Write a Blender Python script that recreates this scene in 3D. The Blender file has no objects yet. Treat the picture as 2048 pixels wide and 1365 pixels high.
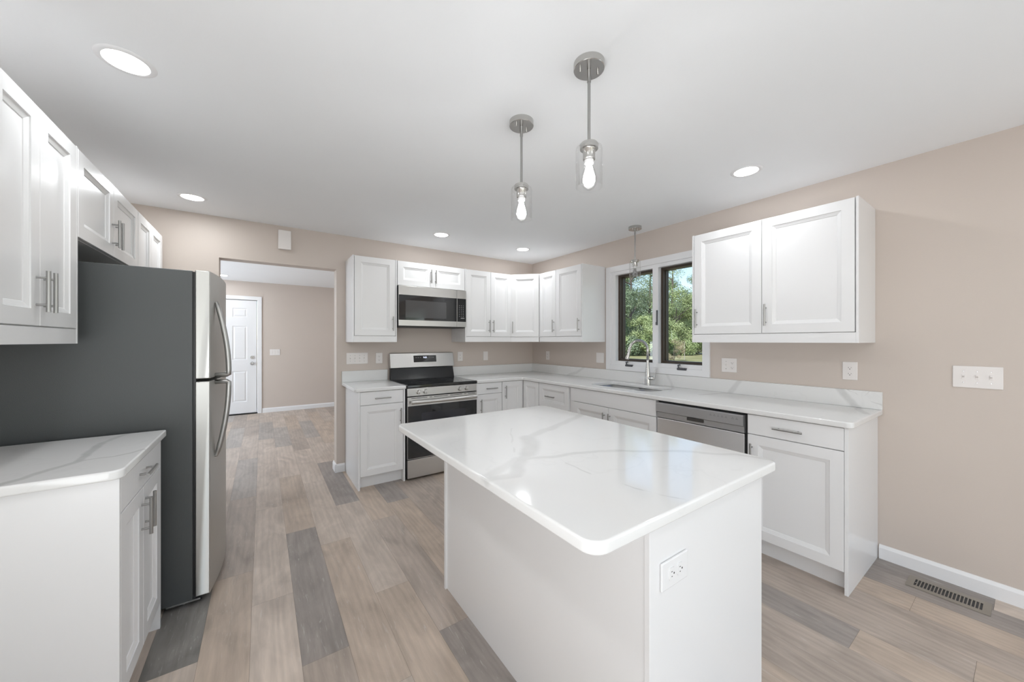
import bpy, bmesh, math, random
from mathutils import Vector, Matrix
random.seed(7)
R = math.radians
SC = bpy.context.scene
COL = SC.collection

# ------------------------------------------------------------------ camera, world, sun, exposure
CAM = Vector((-3.158, -4.067, 1.346))
cd = bpy.data.cameras.new('camera')
cam = bpy.data.objects.new('camera', cd); COL.objects.link(cam)
cam.location = CAM
cam.rotation_euler = (R(90), 0, -R(34.595))
cd.sensor_width = 36.0; cd.lens = 723.54 * 36 / 2048
cd.clip_start = 0.02; cd.clip_end = 500
SC.camera = cam
vs = SC.view_settings
vs.view_transform = 'Standard'; vs.look = 'None'; vs.gamma = 1.0; vs.use_curve_mapping = False
vs.exposure = 0.34
SC.cycles.max_bounces = 14; SC.cycles.diffuse_bounces = 9; SC.cycles.glossy_bounces = 4
SC.cycles.transparent_max_bounces = 16; SC.cycles.sample_clamp_indirect = 6

world = bpy.data.worlds.new('world'); SC.world = world
world.use_nodes = True
wn = world.node_tree; wn.nodes.clear()
wo = wn.nodes.new('ShaderNodeOutputWorld'); wb = wn.nodes.new('ShaderNodeBackground')
sky = wn.nodes.new('ShaderNodeTexSky'); sky.sky_type = 'NISHITA'
sky.sun_disc = False; sky.sun_elevation = R(50); sky.sun_rotation = R(250); sky.air_density = 1.1; sky.dust_density = 0.6
wb.inputs['Strength'].default_value = 0.19
wn.links.new(sky.outputs[0], wb.inputs['Color']); wn.links.new(wb.outputs[0], wo.inputs['Surface'])

sd = bpy.data.lights.new('sun', 'SUN'); sd.energy = 3.8; sd.angle = R(1.0); sd.color = (1, .97, .92)
sun = bpy.data.objects.new('sun', sd); COL.objects.link(sun)
sun.rotation_euler = Vector((0.62, 0.22, -0.75)).to_track_quat('-Z', 'Y').to_euler()

def area(name, loc, direction, sx, sy, power, color=(1, 1, 1), shape='RECTANGLE'):
    d = bpy.data.lights.new(name, 'AREA'); d.shape = shape; d.size = sx; d.size_y = sy
    d.energy = power; d.color = color
    o = bpy.data.objects.new(name, d); COL.objects.link(o); o.location = loc
    o.rotation_euler = Vector(direction).to_track_quat('-Z', 'Y').to_euler()
    return o
# added fill lamps for soft ambient light, except daylight_side: daylight from the right
# (all tilted upward so the ceiling bounces their light)
area('fill_rear', (-2.3, -7.42, 1.15), (0, 1, 1.2), 3.1, 2.1, 25, (.93, .97, 1))  # fill lamp added in an unseen rear opening
area('daylight_side', (0.05, -5.9, 1.1), (-1, 0, .45), 1.8, 1.9, 13, (.82, .92, 1))
area('fill_left', (-4.165, -4.6, 1.2), (1, .25, 1.1), 2.6, 1.8, 58, (.92, .965, 1))  # added fill, the left wall has no window here
area('fill_hall', (-5.95, 2.3, 1.3), (1, 0, .4), 1.8, 1.6, 92, (.80, .90, 1))  # added fill for the far room, its wall is closed

# ------------------------------------------------------------------ materials
def mat(name, color=(.8, .8, .8), rough=.5, metal=0.0, **kw):
    m = bpy.data.materials.new(name); m.use_nodes = True
    b = m.node_tree.nodes['Principled BSDF']
    b.inputs['Base Color'].default_value = (*color, 1)
    b.inputs['Roughness'].default_value = rough; b.inputs['Metallic'].default_value = metal
    for k, v in kw.items(): b.inputs[k.replace('_', ' ')].default_value = v
    return m
def nd(m, t, **kw):
    n = m.node_tree.nodes.new(t)
    for k, v in kw.items():
        if k in n.inputs.keys(): n.inputs[k].default_value = v
        else: setattr(n, k, v)
    return n
def lk(m, a, b): m.node_tree.links.new(a, b)
def pb(m): return m.node_tree.nodes['Principled BSDF']
def vary(m, base, scale=3.0, amt=.03, bump=0.0, bscale=200.0, stretch=(1, 1, 1)):
    """procedural: a soft tone variation and a fine surface bump"""
    tc = nd(m, 'ShaderNodeTexCoord'); n = nd(m, 'ShaderNodeTexNoise'); n.inputs['Scale'].default_value = scale
    r = nd(m, 'ShaderNodeValToRGB')
    r.color_ramp.elements[0].position = .3; r.color_ramp.elements[1].position = .7
    r.color_ramp.elements[0].color = (*[c * (1 - amt) for c in base], 1)
    r.color_ramp.elements[1].color = (*[min(1, c * (1 + amt)) for c in base], 1)
    lk(m, tc.outputs['Object'], n.inputs['Vector']); lk(m, n.outputs[0], r.inputs[0]); lk(m, r.outputs[0], pb(m).inputs['Base Color'])
    if bump:
        mp = nd(m, 'ShaderNodeMapping'); mp.inputs['Scale'].default_value = stretch
        n2 = nd(m, 'ShaderNodeTexNoise'); n2.inputs['Scale'].default_value = bscale
        bp = nd(m, 'ShaderNodeBump'); bp.inputs['Strength'].default_value = bump; bp.inputs['Distance'].default_value = .002
        lk(m, tc.outputs['Object'], mp.inputs[0]); lk(m, mp.outputs[0], n2.inputs['Vector'])
        lk(m, n2.outputs[0], bp.inputs['Height']); lk(m, bp.outputs[0], pb(m).inputs['Normal'])
    return m

M = {}
M['wall'] = vary(mat('greige_paint', rough=.55), (.600, .530, .478), 2.0, .012, .15, 160)
M['ceil'] = vary(mat('ceiling_paint', rough=.8), (.875, .89, .905), 1.5, .01, .1, 120)
M['white'] = vary(mat('white_cabinet_paint', rough=.27), (.80, .80, .805), 2.0, .008)
M['trim'] = vary(mat('white_trim_paint', rough=.35), (.82, .82, .83), 2.0, .008)
M['doorw'] = vary(mat('white_door_paint', rough=.4), (.80, .80, .81), 2.0, .008, .05, 60)
M['plate'] = vary(mat('white_plastic', rough=.35), (.80, .765, .745), 4.0, .01)
M['slot'] = mat('dark_slot', (.05, .045, .04), .7)
M['gap'] = mat('shadow_gap_board', (.16, .16, .16), .8)
M['under'] = vary(mat('raw_cabinet_board', rough=.7), (.42, .41, .39), 8, .05)
M['char'] = vary(mat('charcoal_enamel', rough=.42), (.068, .073, .074), 2, .04, .25, 500)
M['black'] = mat('black_plastic', (.012, .012, .013), .4)
M['bglass'] = mat('black_glass', (.012, .012, .013), .05, Coat_Weight=.3)
M['mwin'] = mat('microwave_window', (.07, .07, .072), .08)
M['owin'] = mat('oven_window', (.03, .03, .036), .06)
M['ring'] = mat('burner_ring', (.10, .10, .105), .2)
M['brown'] = vary(mat('bronze_window_paint', rough=.5), (.052, .036, .024), 6, .1)
M['grey'] = mat('grey_hardware', (.12, .12, .13), .45, .6)
M['vent'] = vary(mat('tan_register_metal', rough=.45, metal=.3), (.30, .27, .23), 6, .05)
M['bark'] = vary(mat('bark', rough=.9), (.12, .10, .085), 9, .35)
M['wood'] = vary(mat('weathered_post', rough=.9), (.42, .38, .33), 9, .2)

def steel(name, base=(.60, .60, .60), rough=.26, stretch=(1, 1, 60)):
    m = mat(name, base, rough, 1.0)
    return vary(m, base, 2.0, .03, .025, 14, stretch)
M['steel'] = steel('brushed_stainless', (.60, .59, .575), .30, (1.5, 1.5, 60))
M['steelv'] = steel('brushed_stainless_door', (.54, .535, .515), .44, (60, 60, 1.5))
M['nickel'] = steel('brushed_nickel', (.40, .395, .385), .33, (20, 20, 1))
M['fixture'] = steel('brushed_fixture_nickel', (.56, .55, .53), .24, (20, 20, 1))
M['chrome'] = mat('satin_chrome', (.55, .55, .55), .22, 1.0)
M['sinksteel'] = steel('sink_steel', (.72, .72, .72), .34, (3, 3, 30))

def emis(name, color, s, mix=None):
    m = bpy.data.materials.new(name); m.use_nodes = True; m.node_tree.nodes.clear()
    o = nd(m, 'ShaderNodeOutputMaterial'); e = nd(m, 'ShaderNodeEmission')
    e.inputs['Color'].default_value = (*color, 1); e.inputs['Strength'].default_value = s
    lk(m, e.outputs[0], o.inputs[0]); return m
M['led'] = emis('led_diffuser', (1, .99, .97), 12)
M['filament'] = emis('hot_filament', (1, .98, .96), 22)
M['digits'] = emis('clock_digits', (.75, .8, 1.0), 1.6)

def thin_glass(name, ior=1.45, tint=(1, 1, 1), edge=.0):
    m = bpy.data.materials.new(name); m.use_nodes = True; m.node_tree.nodes.clear()
    o = nd(m, 'ShaderNodeOutputMaterial'); t = nd(m, 'ShaderNodeBsdfTransparent'); g = nd(m, 'ShaderNodeBsdfGlossy')
    t.inputs[0].default_value = (*tint, 1); g.inputs['Roughness'].default_value = .02
    # thin sheet: reflectance from the viewing angle, the same from both sides
    w = nd(m, 'ShaderNodeLayerWeight'); w.inputs['Blend'].default_value = .5
    p = nd(m, 'ShaderNodeMath', operation='POWER'); p.inputs[1].default_value = 4.0; lk(m, w.outputs['Facing'], p.inputs[0])
    f = nd(m, 'ShaderNodeMath', operation='MULTIPLY_ADD'); f.inputs[1].default_value = .5; f.inputs[2].default_value = .02 + edge
    lk(m, p.outputs[0], f.inputs[0])
    x = nd(m, 'ShaderNodeMixShader'); lk(m, f.outputs[0], x.inputs[0]); lk(m, t.outputs[0], x.inputs[1]); lk(m, g.outputs[0], x.inputs[2])
    lk(m, x.outputs[0], o.inputs[0]); return m
M['pane'] = thin_glass('window_glass', 1.35, (.96, .97, .96))
M['shade'] = thin_glass('clear_shade_glass', 1.45, (.99, .99, .99))
M['bulbglass'] = thin_glass('clear_bulb_glass', 1.4, (.98, .98, .98))

def quartz(name, lines, seed=0.0):
    """white quartz: veins run along given lines on the slab (world metres), wobbling with noise, plus faint hairlines"""
    m = mat(name, (.8, .8, .8), .085)
    tc = nd(m, 'ShaderNodeTexCoord')
    wn_ = nd(m, 'ShaderNodeTexNoise'); wn_.inputs['Scale'].default_value = 6.0; wn_.inputs['Detail'].default_value = 5
    lk(m, tc.outputs['Object'], wn_.inputs['Vector'])
    sub = nd(m, 'ShaderNodeVectorMath', operation='SUBTRACT'); sub.inputs[1].default_value = (.5, .5, .5); lk(m, wn_.outputs['Color'], sub.inputs[0])
    scl = nd(m, 'ShaderNodeVectorMath', operation='SCALE'); scl.inputs['Scale'].default_value = .055; lk(m, sub.outputs[0], scl.inputs[0])
    ps = nd(m, 'ShaderNodeVectorMath', operation='ADD'); lk(m, tc.outputs['Object'], ps.inputs[0]); lk(m, scl.outputs[0], ps.inputs[1])
    P_ = ps.outputs[0]; acc = None
    for pts, width, strength in lines:
        for a, b in zip(pts, pts[1:]):
            a = Vector(a); b = Vector(b); ba = b - a
            pa = nd(m, 'ShaderNodeVectorMath', operation='SUBTRACT'); pa.inputs[1].default_value = a; lk(m, P_, pa.inputs[0])
            dt = nd(m, 'ShaderNodeVectorMath', operation='DOT_PRODUCT'); dt.inputs[1].default_value = ba / ba.length_squared; lk(m, pa.outputs[0], dt.inputs[0])
            cl = nd(m, 'ShaderNodeClamp'); lk(m, dt.outputs['Value'], cl.inputs[0])
            sb = nd(m, 'ShaderNodeVectorMath', operation='SCALE'); sb.inputs[0].default_value = ba; lk(m, cl.outputs[0], sb.inputs['Scale'])
            df = nd(m, 'ShaderNodeVectorMath', operation='DISTANCE'); lk(m, pa.outputs[0], df.inputs[0]); lk(m, sb.outputs[0], df.inputs[1])
            r = nd(m, 'ShaderNodeMapRange'); r.interpolation_type = 'SMOOTHSTEP'
            r.inputs['From Min'].default_value = width * .35; r.inputs['From Max'].default_value = width
            r.inputs['To Min'].default_value = strength; r.inputs['To Max'].default_value = 0; lk(m, df.outputs['Value'], r.inputs[0])
            if acc is None: acc = r.outputs[0]
            else:
                mx = nd(m, 'ShaderNodeMath', operation='MAXIMUM'); lk(m, acc, mx.inputs[0]); lk(m, r.outputs[0], mx.inputs[1]); acc = mx.outputs[0]
    # faint hairlines
    n = nd(m, 'ShaderNodeTexNoise', noise_dimensions='4D'); n.inputs['W'].default_value = seed; n.inputs['Scale'].default_value = 1.7
    n.inputs['Detail'].default_value = 4; n.inputs['Distortion'].default_value = .8; lk(m, tc.outputs['Object'], n.inputs['Vector'])
    s_ = nd(m, 'ShaderNodeMath', operation='SUBTRACT'); s_.inputs[1].default_value = .47; a_ = nd(m, 'ShaderNodeMath', operation='ABSOLUTE')
    lk(m, n.outputs[0], s_.inputs[0]); lk(m, s_.outputs[0], a_.inputs[0])
    r = nd(m, 'ShaderNodeMapRange'); r.inputs['From Max'].default_value = .006; r.inputs['To Min'].default_value = .07; r.inputs['To Max'].default_value = 0; lk(m, a_.outputs[0], r.inputs[0])
    mx = nd(m, 'ShaderNodeMath', operation='MAXIMUM'); lk(m, acc, mx.inputs[0]); lk(m, r.outputs[0], mx.inputs[1])
    # the veins themselves are a little uneven
    n2 = nd(m, 'ShaderNodeTexNoise'); n2.inputs['Scale'].default_value = 22; lk(m, tc.outputs['Object'], n2.inputs['Vector'])
    mr = nd(m, 'ShaderNodeMapRange'); mr.inputs['To Min'].default_value = .6; mr.inputs['To Max'].default_value = 1.3; lk(m, n2.outputs[0], mr.inputs[0])
    mu = nd(m, 'ShaderNodeMath', operation='MULTIPLY'); lk(m, mx.outputs[0], mu.inputs[0]); lk(m, mr.outputs[0], mu.inputs[1])
    c = nd(m, 'ShaderNodeMixRGB'); c.inputs[1].default_value = (.775, .775, .77, 1); c.inputs[2].default_value = (.42, .42, .415, 1)
    lk(m, mu.outputs[0], c.inputs[0]); lk(m, c.outputs[0], pb(m).inputs['Base Color'])
    return m
Zt = .92
def fl(pts): return [(x, y, Zt) for x, y in pts]
def wl(pts): return [(-.021, y, z) for y, z in pts]
M['quartz_island'] = quartz('veined_quartz_island', [
    (fl([(-2.61, -3.10), (-2.502, -3.13), (-2.437, -3.055), (-2.336, -2.989)]), .034, .30), (fl([(-2.336, -2.989), (-2.235, -2.873), (-2.194, -2.791)]), .048, .34),
    (fl([(-2.194, -2.791), (-1.98, -2.71), (-1.727, -2.614), (-1.60, -2.56)]), .030, .26), (fl([(-2.40, -3.005), (-2.509, -3.056), (-2.62, -3.10)]), .030, .22),
    (fl([(-2.392, -3.011), (-2.283, -3.059), (-2.173, -3.068), (-2.01, -3.154), (-1.831, -3.286), (-1.693, -3.433), (-1.66, -3.56)]), .020, .30),
    (fl([(-2.274, -3.104), (-2.296, -3.219), (-2.286, -3.331), (-2.268, -3.458), (-2.2, -3.56)]), .006, .30), (fl([(-2.162, -2.621), (-2.273, -2.793), (-2.361, -2.93)]), .006, .20)], 1.3)
M['quartz_left'] = quartz('veined_quartz_left', [
    (fl([(-3.86, -2.40), (-3.795, -2.331), (-3.766, -2.28), (-3.740, -2.223), (-3.712, -2.181), (-3.694, -2.142)]), .020, .45),
    (fl([(-3.694, -2.142), (-3.698, -2.063), (-3.703, -1.944), (-3.712, -1.851)]), .020, .45), (fl([(-3.712, -1.851), (-3.696, -1.767), (-3.66, -1.68)]), .016, .32),
    (fl([(-3.694, -2.142), (-3.654, -2.133), (-3.608, -2.143), (-3.569, -2.109), (-3.52, -2.04)]), .011, .40)], 4.1)
M['quartz'] = quartz('veined_quartz_main', [
    (wl([(-2.735, 1.06), (-2.68, .98), (-2.639, .92)]) + [(-.3, -2.55, Zt)], .026, .30), (wl([(-3.300, 1.06), (-3.366, .969), (-3.41, .915)]) + [(-.25, -3.50, Zt)], .028, .42),
    (wl([(-3.36, 1.03), (-3.441, .987), (-3.54, .942)]), .006, .4), (wl([(-3.441, .99), (-3.470, 1.04)]), .006, .35), (wl([(-2.08, 1.05), (-2.149, .918)]) + [(-.3, -2.3, Zt)], .018, .22),
    (wl([(-1.05, 1.05), (-.896, .96), (-.72, .90)]), .022, .28)], 0.4)

def floor_mat():
    m = mat('vinyl_plank', (.4, .35, .3), .42)
    at = nd(m, 'ShaderNodeAttribute'); at.attribute_name = 'plank'
    rd = nd(m, 'ShaderNodeAttribute'); rd.attribute_name = 'seed'
    tc = nd(m, 'ShaderNodeTexCoord')
    off = nd(m, 'ShaderNodeVectorMath', operation='MULTIPLY_ADD')
    off.inputs[1].default_value = (1, 1, 1)
    sc = nd(m, 'ShaderNodeVectorMath', operation='SCALE'); sc.inputs['Scale'].default_value = 37.0
    lk(m, rd.outputs['Color'], sc.inputs[0]); lk(m, tc.outputs['Object'], off.inputs[0]); lk(m, sc.outputs[0], off.inputs[2])
    def noise(scale, detail, stretch, dist=0):
        mp = nd(m, 'ShaderNodeMapping'); mp.inputs['Scale'].default_value = stretch
        n = nd(m, 'ShaderNodeTexNoise'); n.inputs['Scale'].default_value = scale; n.inputs['Detail'].default_value = detail
        n.inputs['Distortion'].default_value = dist
        lk(m, off.outputs[0], mp.inputs[0]); lk(m, mp.outputs[0], n.inputs['Vector']); return n.outputs[0]
    fine = noise(1.0, 7, (70, 6.0, 1), .8)          # long fibres
    cloud = noise(1.0, 4, (7, 2.6, 1), 1.2)          # smoky tone inside a plank
    # cathedral grain: rings around a long ellipse
    mp = nd(m, 'ShaderNodeMapping'); mp.inputs['Scale'].default_value = (11, 1.25, 1)
    wv = nd(m, 'ShaderNodeTexWave'); wv.wave_type = 'BANDS'; wv.bands_direction = 'X'; wv.inputs['Scale'].default_value = .8
    wv.inputs['Distortion'].default_value = 11; wv.inputs['Detail'].default_value = 2; wv.inputs['Detail Scale'].default_value = .8
    lk(m, off.outputs[0], mp.inputs[0]); lk(m, mp.outputs[0], wv.inputs['Vector'])
    def rng(src, a, b, lo, hi):
        r = nd(m, 'ShaderNodeMapRange'); r.inputs['From Min'].default_value = a; r.inputs['From Max'].default_value = b
        r.inputs['To Min'].default_value = lo; r.inputs['To Max'].default_value = hi; lk(m, src, r.inputs[0]); return r.outputs[0]
    def mul(a, b):
        x = nd(m, 'ShaderNodeMath', operation='MULTIPLY'); lk(m, a, x.inputs[0]); lk(m, b, x.inputs[1]); return x.outputs[0]
    v = mul(mul(rng(fine, .3, .7, .93, 1.06), rng(cloud, .3, .7, .82, 1.14)), rng(wv.outputs[1], 0, 1, .94, 1.03))
    # whitish limed pores on the darker planks
    pore = noise(1.0, 4, (60, 5, 1), 2.5)
    pm = nd(m, 'ShaderNodeMixRGB'); pm.blend_type = 'MIX'; pm.inputs[2].default_value = (.60, .575, .55, 1)
    hv = nd(m, 'ShaderNodeVectorMath', operation='SCALE'); lk(m, at.outputs['Color'], hv.inputs[0]); lk(m, v, hv.inputs['Scale'])
    lk(m, hv.outputs[0], pm.inputs[1]); lk(m, rng(pore, .62, .74, 0, .45), pm.inputs[0])
    lk(m, pm.outputs[0], pb(m).inputs['Base Color'])
    bp = nd(m, 'ShaderNodeBump'); bp.inputs['Strength'].default_value = .15; bp.inputs['Distance'].default_value = .001
    lk(m, fine, bp.inputs['Height']); lk(m, bp.outputs[0], pb(m).inputs['Normal'])
    return m
M['plank'] = floor_mat()
M['seam'] = mat('plank_seam', (.17, .145, .12), .8)

def leaf_mat(name, c1, c2):
    m = mat(name, c1, .6); at = nd(m, 'ShaderNodeAttribute'); at.attribute_name = 'tone'
    r = nd(m, 'ShaderNodeMixRGB'); r.inputs[1].default_value = (*c1, 1); r.inputs[2].default_value = (*c2, 1)
    lk(m, at.outputs['Fac'], r.inputs[0]); lk(m, r.outputs[0], pb(m).inputs['Base Color'])
    pb(m).inputs['Specular IOR Level'].default_value = .2
    return m

# ------------------------------------------------------------------ mesh helpers
def link(name, mesh, m=None, parent=None):
    o = bpy.data.objects.new(name, mesh); COL.objects.link(o)
    if m is not None:
        for x in (m if isinstance(m, (list, tuple)) else [m]): mesh.materials.append(M[x] if isinstance(x, str) else x)
    if parent: o.parent = parent
    return o
def obj(name, bm, m, parent=None, smooth=False, autosmooth=False):
    me = bpy.data.meshes.new(name); bmesh.ops.recalc_face_normals(bm, faces=bm.faces[:]); bm.to_mesh(me); bm.free()
    if smooth or autosmooth: me.polygons.foreach_set('use_smooth', [True] * len(me.polygons))
    if autosmooth: me.set_sharp_from_angle(angle=R(38))
    return link(name, me, m, parent)
def tag(o, label=None, cat=None, group=None, kind=None):
    for k, v in (('label', label), ('category', cat), ('group', group), ('kind', kind)):
        if v: o[k] = v
    return o
def thing(name, label, cat, loc=(0, 0, 0), rz=0, group=None):
    o = bpy.data.objects.new(name, None); COL.objects.link(o); o.location = loc; o.rotation_euler = (0, 0, rz)
    o.empty_display_size = .1
    return tag(o, label, cat, group)
def struct(name, bm, m, label=None, parent=None, **kw):
    o = obj(name, bm, m, parent, **kw)
    if not parent: tag(o, label, None, None, 'structure')
    return o
def box(bm, x0, x1, y0, y1, z0, z1, bev=0.0, seg=2, mi=0):
    t = bmesh.new()
    bmesh.ops.create_cube(t, size=1)
    bmesh.ops.scale(t, vec=(abs(x1 - x0), abs(y1 - y0), abs(z1 - z0)), verts=t.verts[:])
    bmesh.ops.translate(t, vec=((x0 + x1) / 2, (y0 + y1) / 2, (z0 + z1) / 2), verts=t.verts[:])
    if bev: bmesh.ops.bevel(t, geom=t.edges[:], offset=bev, segments=seg, profile=.5, affect='EDGES')
    join(bm, t, mi)
def join(bm, t, mi=0, mtx=None):
    vm = {}
    for v in t.verts: vm[v] = bm.verts.new(mtx @ v.co if mtx else v.co)
    for f in t.faces:
        try:
            nf = bm.faces.new([vm[v] for v in f.verts]); nf.material_index = mi
        except ValueError: pass
    t.free()
def B(*a, **k):
    bm = bmesh.new(); box(bm, *a, **k); return bm
def cyl(bm, p0, p1, r0, r1=None, n=24, caps=True, mi=0):
    r1 = r0 if r1 is None else r1
    p0, p1 = Vector(p0), Vector(p1); d = (p1 - p0)
    t = bmesh.new(); bmesh.ops.create_cone(t, cap_ends=caps, segments=n, radius1=r0, radius2=r1, depth=d.length)
    mt = Matrix.Translation((p0 + p1) / 2) @ d.to_track_quat('Z', 'Y').to_matrix().to_4x4()
    join(bm, t, mi, mt)
def lathe(bm, prof, n=32, center=(0, 0, 0), mi=0, axis=None):
    """prof: list of (r, z)"""
    c = Vector(center); rings = []
    q = Vector(axis).to_track_quat('Z', 'Y') if axis else None
    for r, z in prof:
        ring = []
        for i in range(n if r > 1e-6 else 1):
            a = 2 * math.pi * i / n; v = Vector((r * math.cos(a), r * math.sin(a), z))
            if q: v = q @ v
            ring.append(bm.verts.new(c + v))
        rings.append(ring)
    for a, b in zip(rings, rings[1:]):
        for i in range(n):
            if len(a) == 1 and len(b) == 1: continue
            if len(a) == 1: f = bm.faces.new((a[0], b[i], b[(i + 1) % n]))
            elif len(b) == 1: f = bm.faces.new((a[i], b[0], a[(i + 1) % n]))
            else: f = bm.faces.new((a[i], b[i], b[(i + 1) % n], a[(i + 1) % n]))
            f.material_index = mi
def tube(bm, pts, rad, n=16, caps=True, sx=1.0, mi=0, up=Vector((0, 0, 1))):
    pts = [Vector(p) for p in pts]; rads = rad if isinstance(rad, (list, tuple)) else [rad] * len(pts)
    rings = []; prev = None
    for i, p in enumerate(pts):
        t = (pts[min(i + 1, len(pts) - 1)] - pts[max(i - 1, 0)]).normalized()
        if prev is None:
            ref = up if abs(t.dot(up)) < .95 else Vector((1, 0, 0)); a = t.cross(ref).normalized()
        else: a = (prev - t * prev.dot(t)).normalized()
        prev = a; b = t.cross(a).normalized()
        rings.append([bm.verts.new(p + (a * math.cos(2 * math.pi * k / n) * sx + b * math.sin(2 * math.pi * k / n)) * rads[i]) for k in range(n)])
    for r0, r1 in zip(rings, rings[1:]):
        for k in range(n):
            f = bm.faces.new((r0[k], r0[(k + 1) % n], r1[(k + 1) % n], r1[k])); f.material_index = mi
    if caps:
        bm.faces.new(rings[0][::-1]).material_index = mi; bm.faces.new(rings[-1]).material_index = mi
def rounded(pts, rads, n=6):
    out = []; N = len(pts)
    for i, p in enumerate(pts):
        p = Vector(p); r = rads[i] if isinstance(rads, (list, tuple)) else rads
        if r <= 0: out.append((p.x, p.y)); continue
        a = (Vector(pts[i - 1]) - p).normalized(); b = (Vector(pts[(i + 1) % N]) - p).normalized()
        ang = a.angle(b); d = r / math.tan(ang / 2)
        c = p + (a + b).normalized() * (r / math.sin(ang / 2)); s = p + a * d; e = p + b * d
        a0 = math.atan2(s.y - c.y, s.x - c.x); a1 = math.atan2(e.y - c.y, e.x - c.x)
        da = (a1 - a0 + math.pi) % (2 * math.pi) - math.pi
        for k in range(n + 1):
            t = a0 + da * k / n; out.append((c.x + r * math.cos(t), c.y + r * math.sin(t)))
    return out
def slab(bm, outer, holes, z0, z1, mi=0):
    t = bmesh.new(); es = []
    for lp in [outer] + list(holes):
        vs_ = [t.verts.new((x, y, z1)) for x, y in lp]
        es += [t.edges.new((vs_[i], vs_[(i + 1) % len(vs_)])) for i in range(len(vs_))]
    bmesh.ops.triangle_fill(t, use_beauty=True, use_dissolve=True, edges=es)
    r = bmesh.ops.extrude_face_region(t, geom=t.faces[:])
    bmesh.ops.translate(t, vec=(0, 0, z0 - z1), verts=[g for g in r['geom'] if isinstance(g, bmesh.types.BMVert)])
    join(bm, t, mi)
def bevel_mod(o, w, seg=3, ang=40):
    m = o.modifiers.new('edge_round', 'BEVEL'); m.width = w; m.segments = seg; m.limit_method = 'ANGLE'; m.angle_limit = R(ang)
    m.harden_normals = False
    o.data.polygons.foreach_set('use_smooth', [True] * len(o.data.polygons))
    n = o.modifiers.new('normals', 'WEIGHTED_NORMAL'); n.keep_sharp = True
    return o

# ------------------------------------------------------------------ cabinet door / drawer fronts (local: x width, -y front, z height)
def front_panel(w, h, t=.02, frame=.058, panel=True):
    bm = bmesh.new()
    def ring(ins, y):
        return [bm.verts.new(p) for p in ((ins, y, ins), (w - ins, y, ins), (w - ins, y, h - ins), (ins, y, h - ins))]
    prof = [(0, 0), (0, -t + .0015), (.0015, -t)]
    if panel:
        f = min(frame, w * .3, h * .3)
        prof += [(f, -t), (f + .0012, -t + .004), (f + .004, -t + .0045), (f + .020, -t + .010), (f + .0212, -t + .0125), (f + .024, -t + .0125)]
    rings = [ring(*p) for p in prof]
    bm.faces.new(rings[0]); bm.faces.new(rings[-1][::-1])
    for a, b in zip(rings, rings[1:]):
        for i in range(4): bm.faces.new((a[i], a[(i + 1) % 4], b[(i + 1) % 4], b[i]))
    return bm
def bar_handle(length=.145, standoff=.028, r=.006, vertical=True):
    bm = bmesh.new(); L = length / 2; s = .048
    if vertical:
        cyl(bm, (0, -standoff, -L), (0, -standoff, L), r, n=16)
        for k in (-s, s): cyl(bm, (0, 0, k), (0, -standoff, k), .0042, n=12)
    else:
        cyl(bm, (-L, -standoff, 0), (L, -standoff, 0), r, n=16)
        for k in (-s, s): cyl(bm, (k, 0, 0), (k, -standoff, 0), .0042, n=12)
    return bm
T = .02
def add_front(cabn, name, x0, x1, z0, z1, yf, handle=None, panel=True, length=.145, frame=.058):
    """yf: y of the back of the front; handle=(x, z, vertical) in cabinet coordinates"""
    g = .0015
    bm = front_panel(x1 - x0 - 2 * g, z1 - z0 - 2 * g, T, frame, panel)
    d = obj(name, bm, 'white', cabn); d.location = (x0 + g, yf, z0 + g)
    if handle:
        hx, hz, v = handle
        ho = obj('handle', bar_handle(length, vertical=v), 'nickel', d, autosmooth=True)
        ho['label'] = 'brushed nickel bar handle'
        ho.location = (hx - x0 - g, -T, hz - z0 - g)
    return d
UZ0, UZ1, UDB = 1.335, 2.172, 1.398          # upper cabinets: valance bottom, top, door bottom
def carcass(w, dep, z0, z1, x0=0.0):
    bm = bmesh.new(); box(bm, x0, w, -dep + T, -.002, z0, z1); return bm

def upper_cab(name, label, loc, rz, w, dep, doors, z0=UZ0, z1=UZ1, panels=(False, False), valance=True, zdb=None):
    """doors: list of (x0, x1, handle x or None)"""
    c = thing(name, label, 'cabinet', loc, rz, 'wall cabinets')
    pl = .012 if panels[0] else 0.0; pr = .012 if panels[1] else 0.0
    cb = z0 + (.06 if valance else 0.0)
    bm = bmesh.new(); box(bm, pl + .001, w - pr - .001, -dep + T + .001, -.002, cb, z1 - .002)
    obj('body', bm, ['white'], c)
    for f, x0, x1 in ((panels[0], 0, pl), (panels[1], w - pr, w)):
        if f: obj('end_panel', B(x0, x1, -dep, -.002, z0, z1, bev=.001), 'white', c)
    if valance:
        obj('light_rail', B(pl, w - pr, -dep + .001, -dep + .019, z0, cb, bev=.0008), 'white', c)
    db = zdb if zdb is not None else (UDB if valance else z0)
    for (x0, x1, hx) in doors:
        hz = (db + .122) if not (z1 - db < .4) else (db + .118)
        add_front(c, 'door', x0, x1, db, z1 - .002, -dep + T, (hx, hz, True) if hx is not None else None)
    return c

# ================================================================== ROOM SHELL
X0, XL, YR = 0.0, -4.18, -7.5     # right wall, left wall, rear wall
H = 2.438; YF = 4.16; WT = .14
OPX0, OPX1, OPZ = -3.4716, -2.535, 2.079

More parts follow.
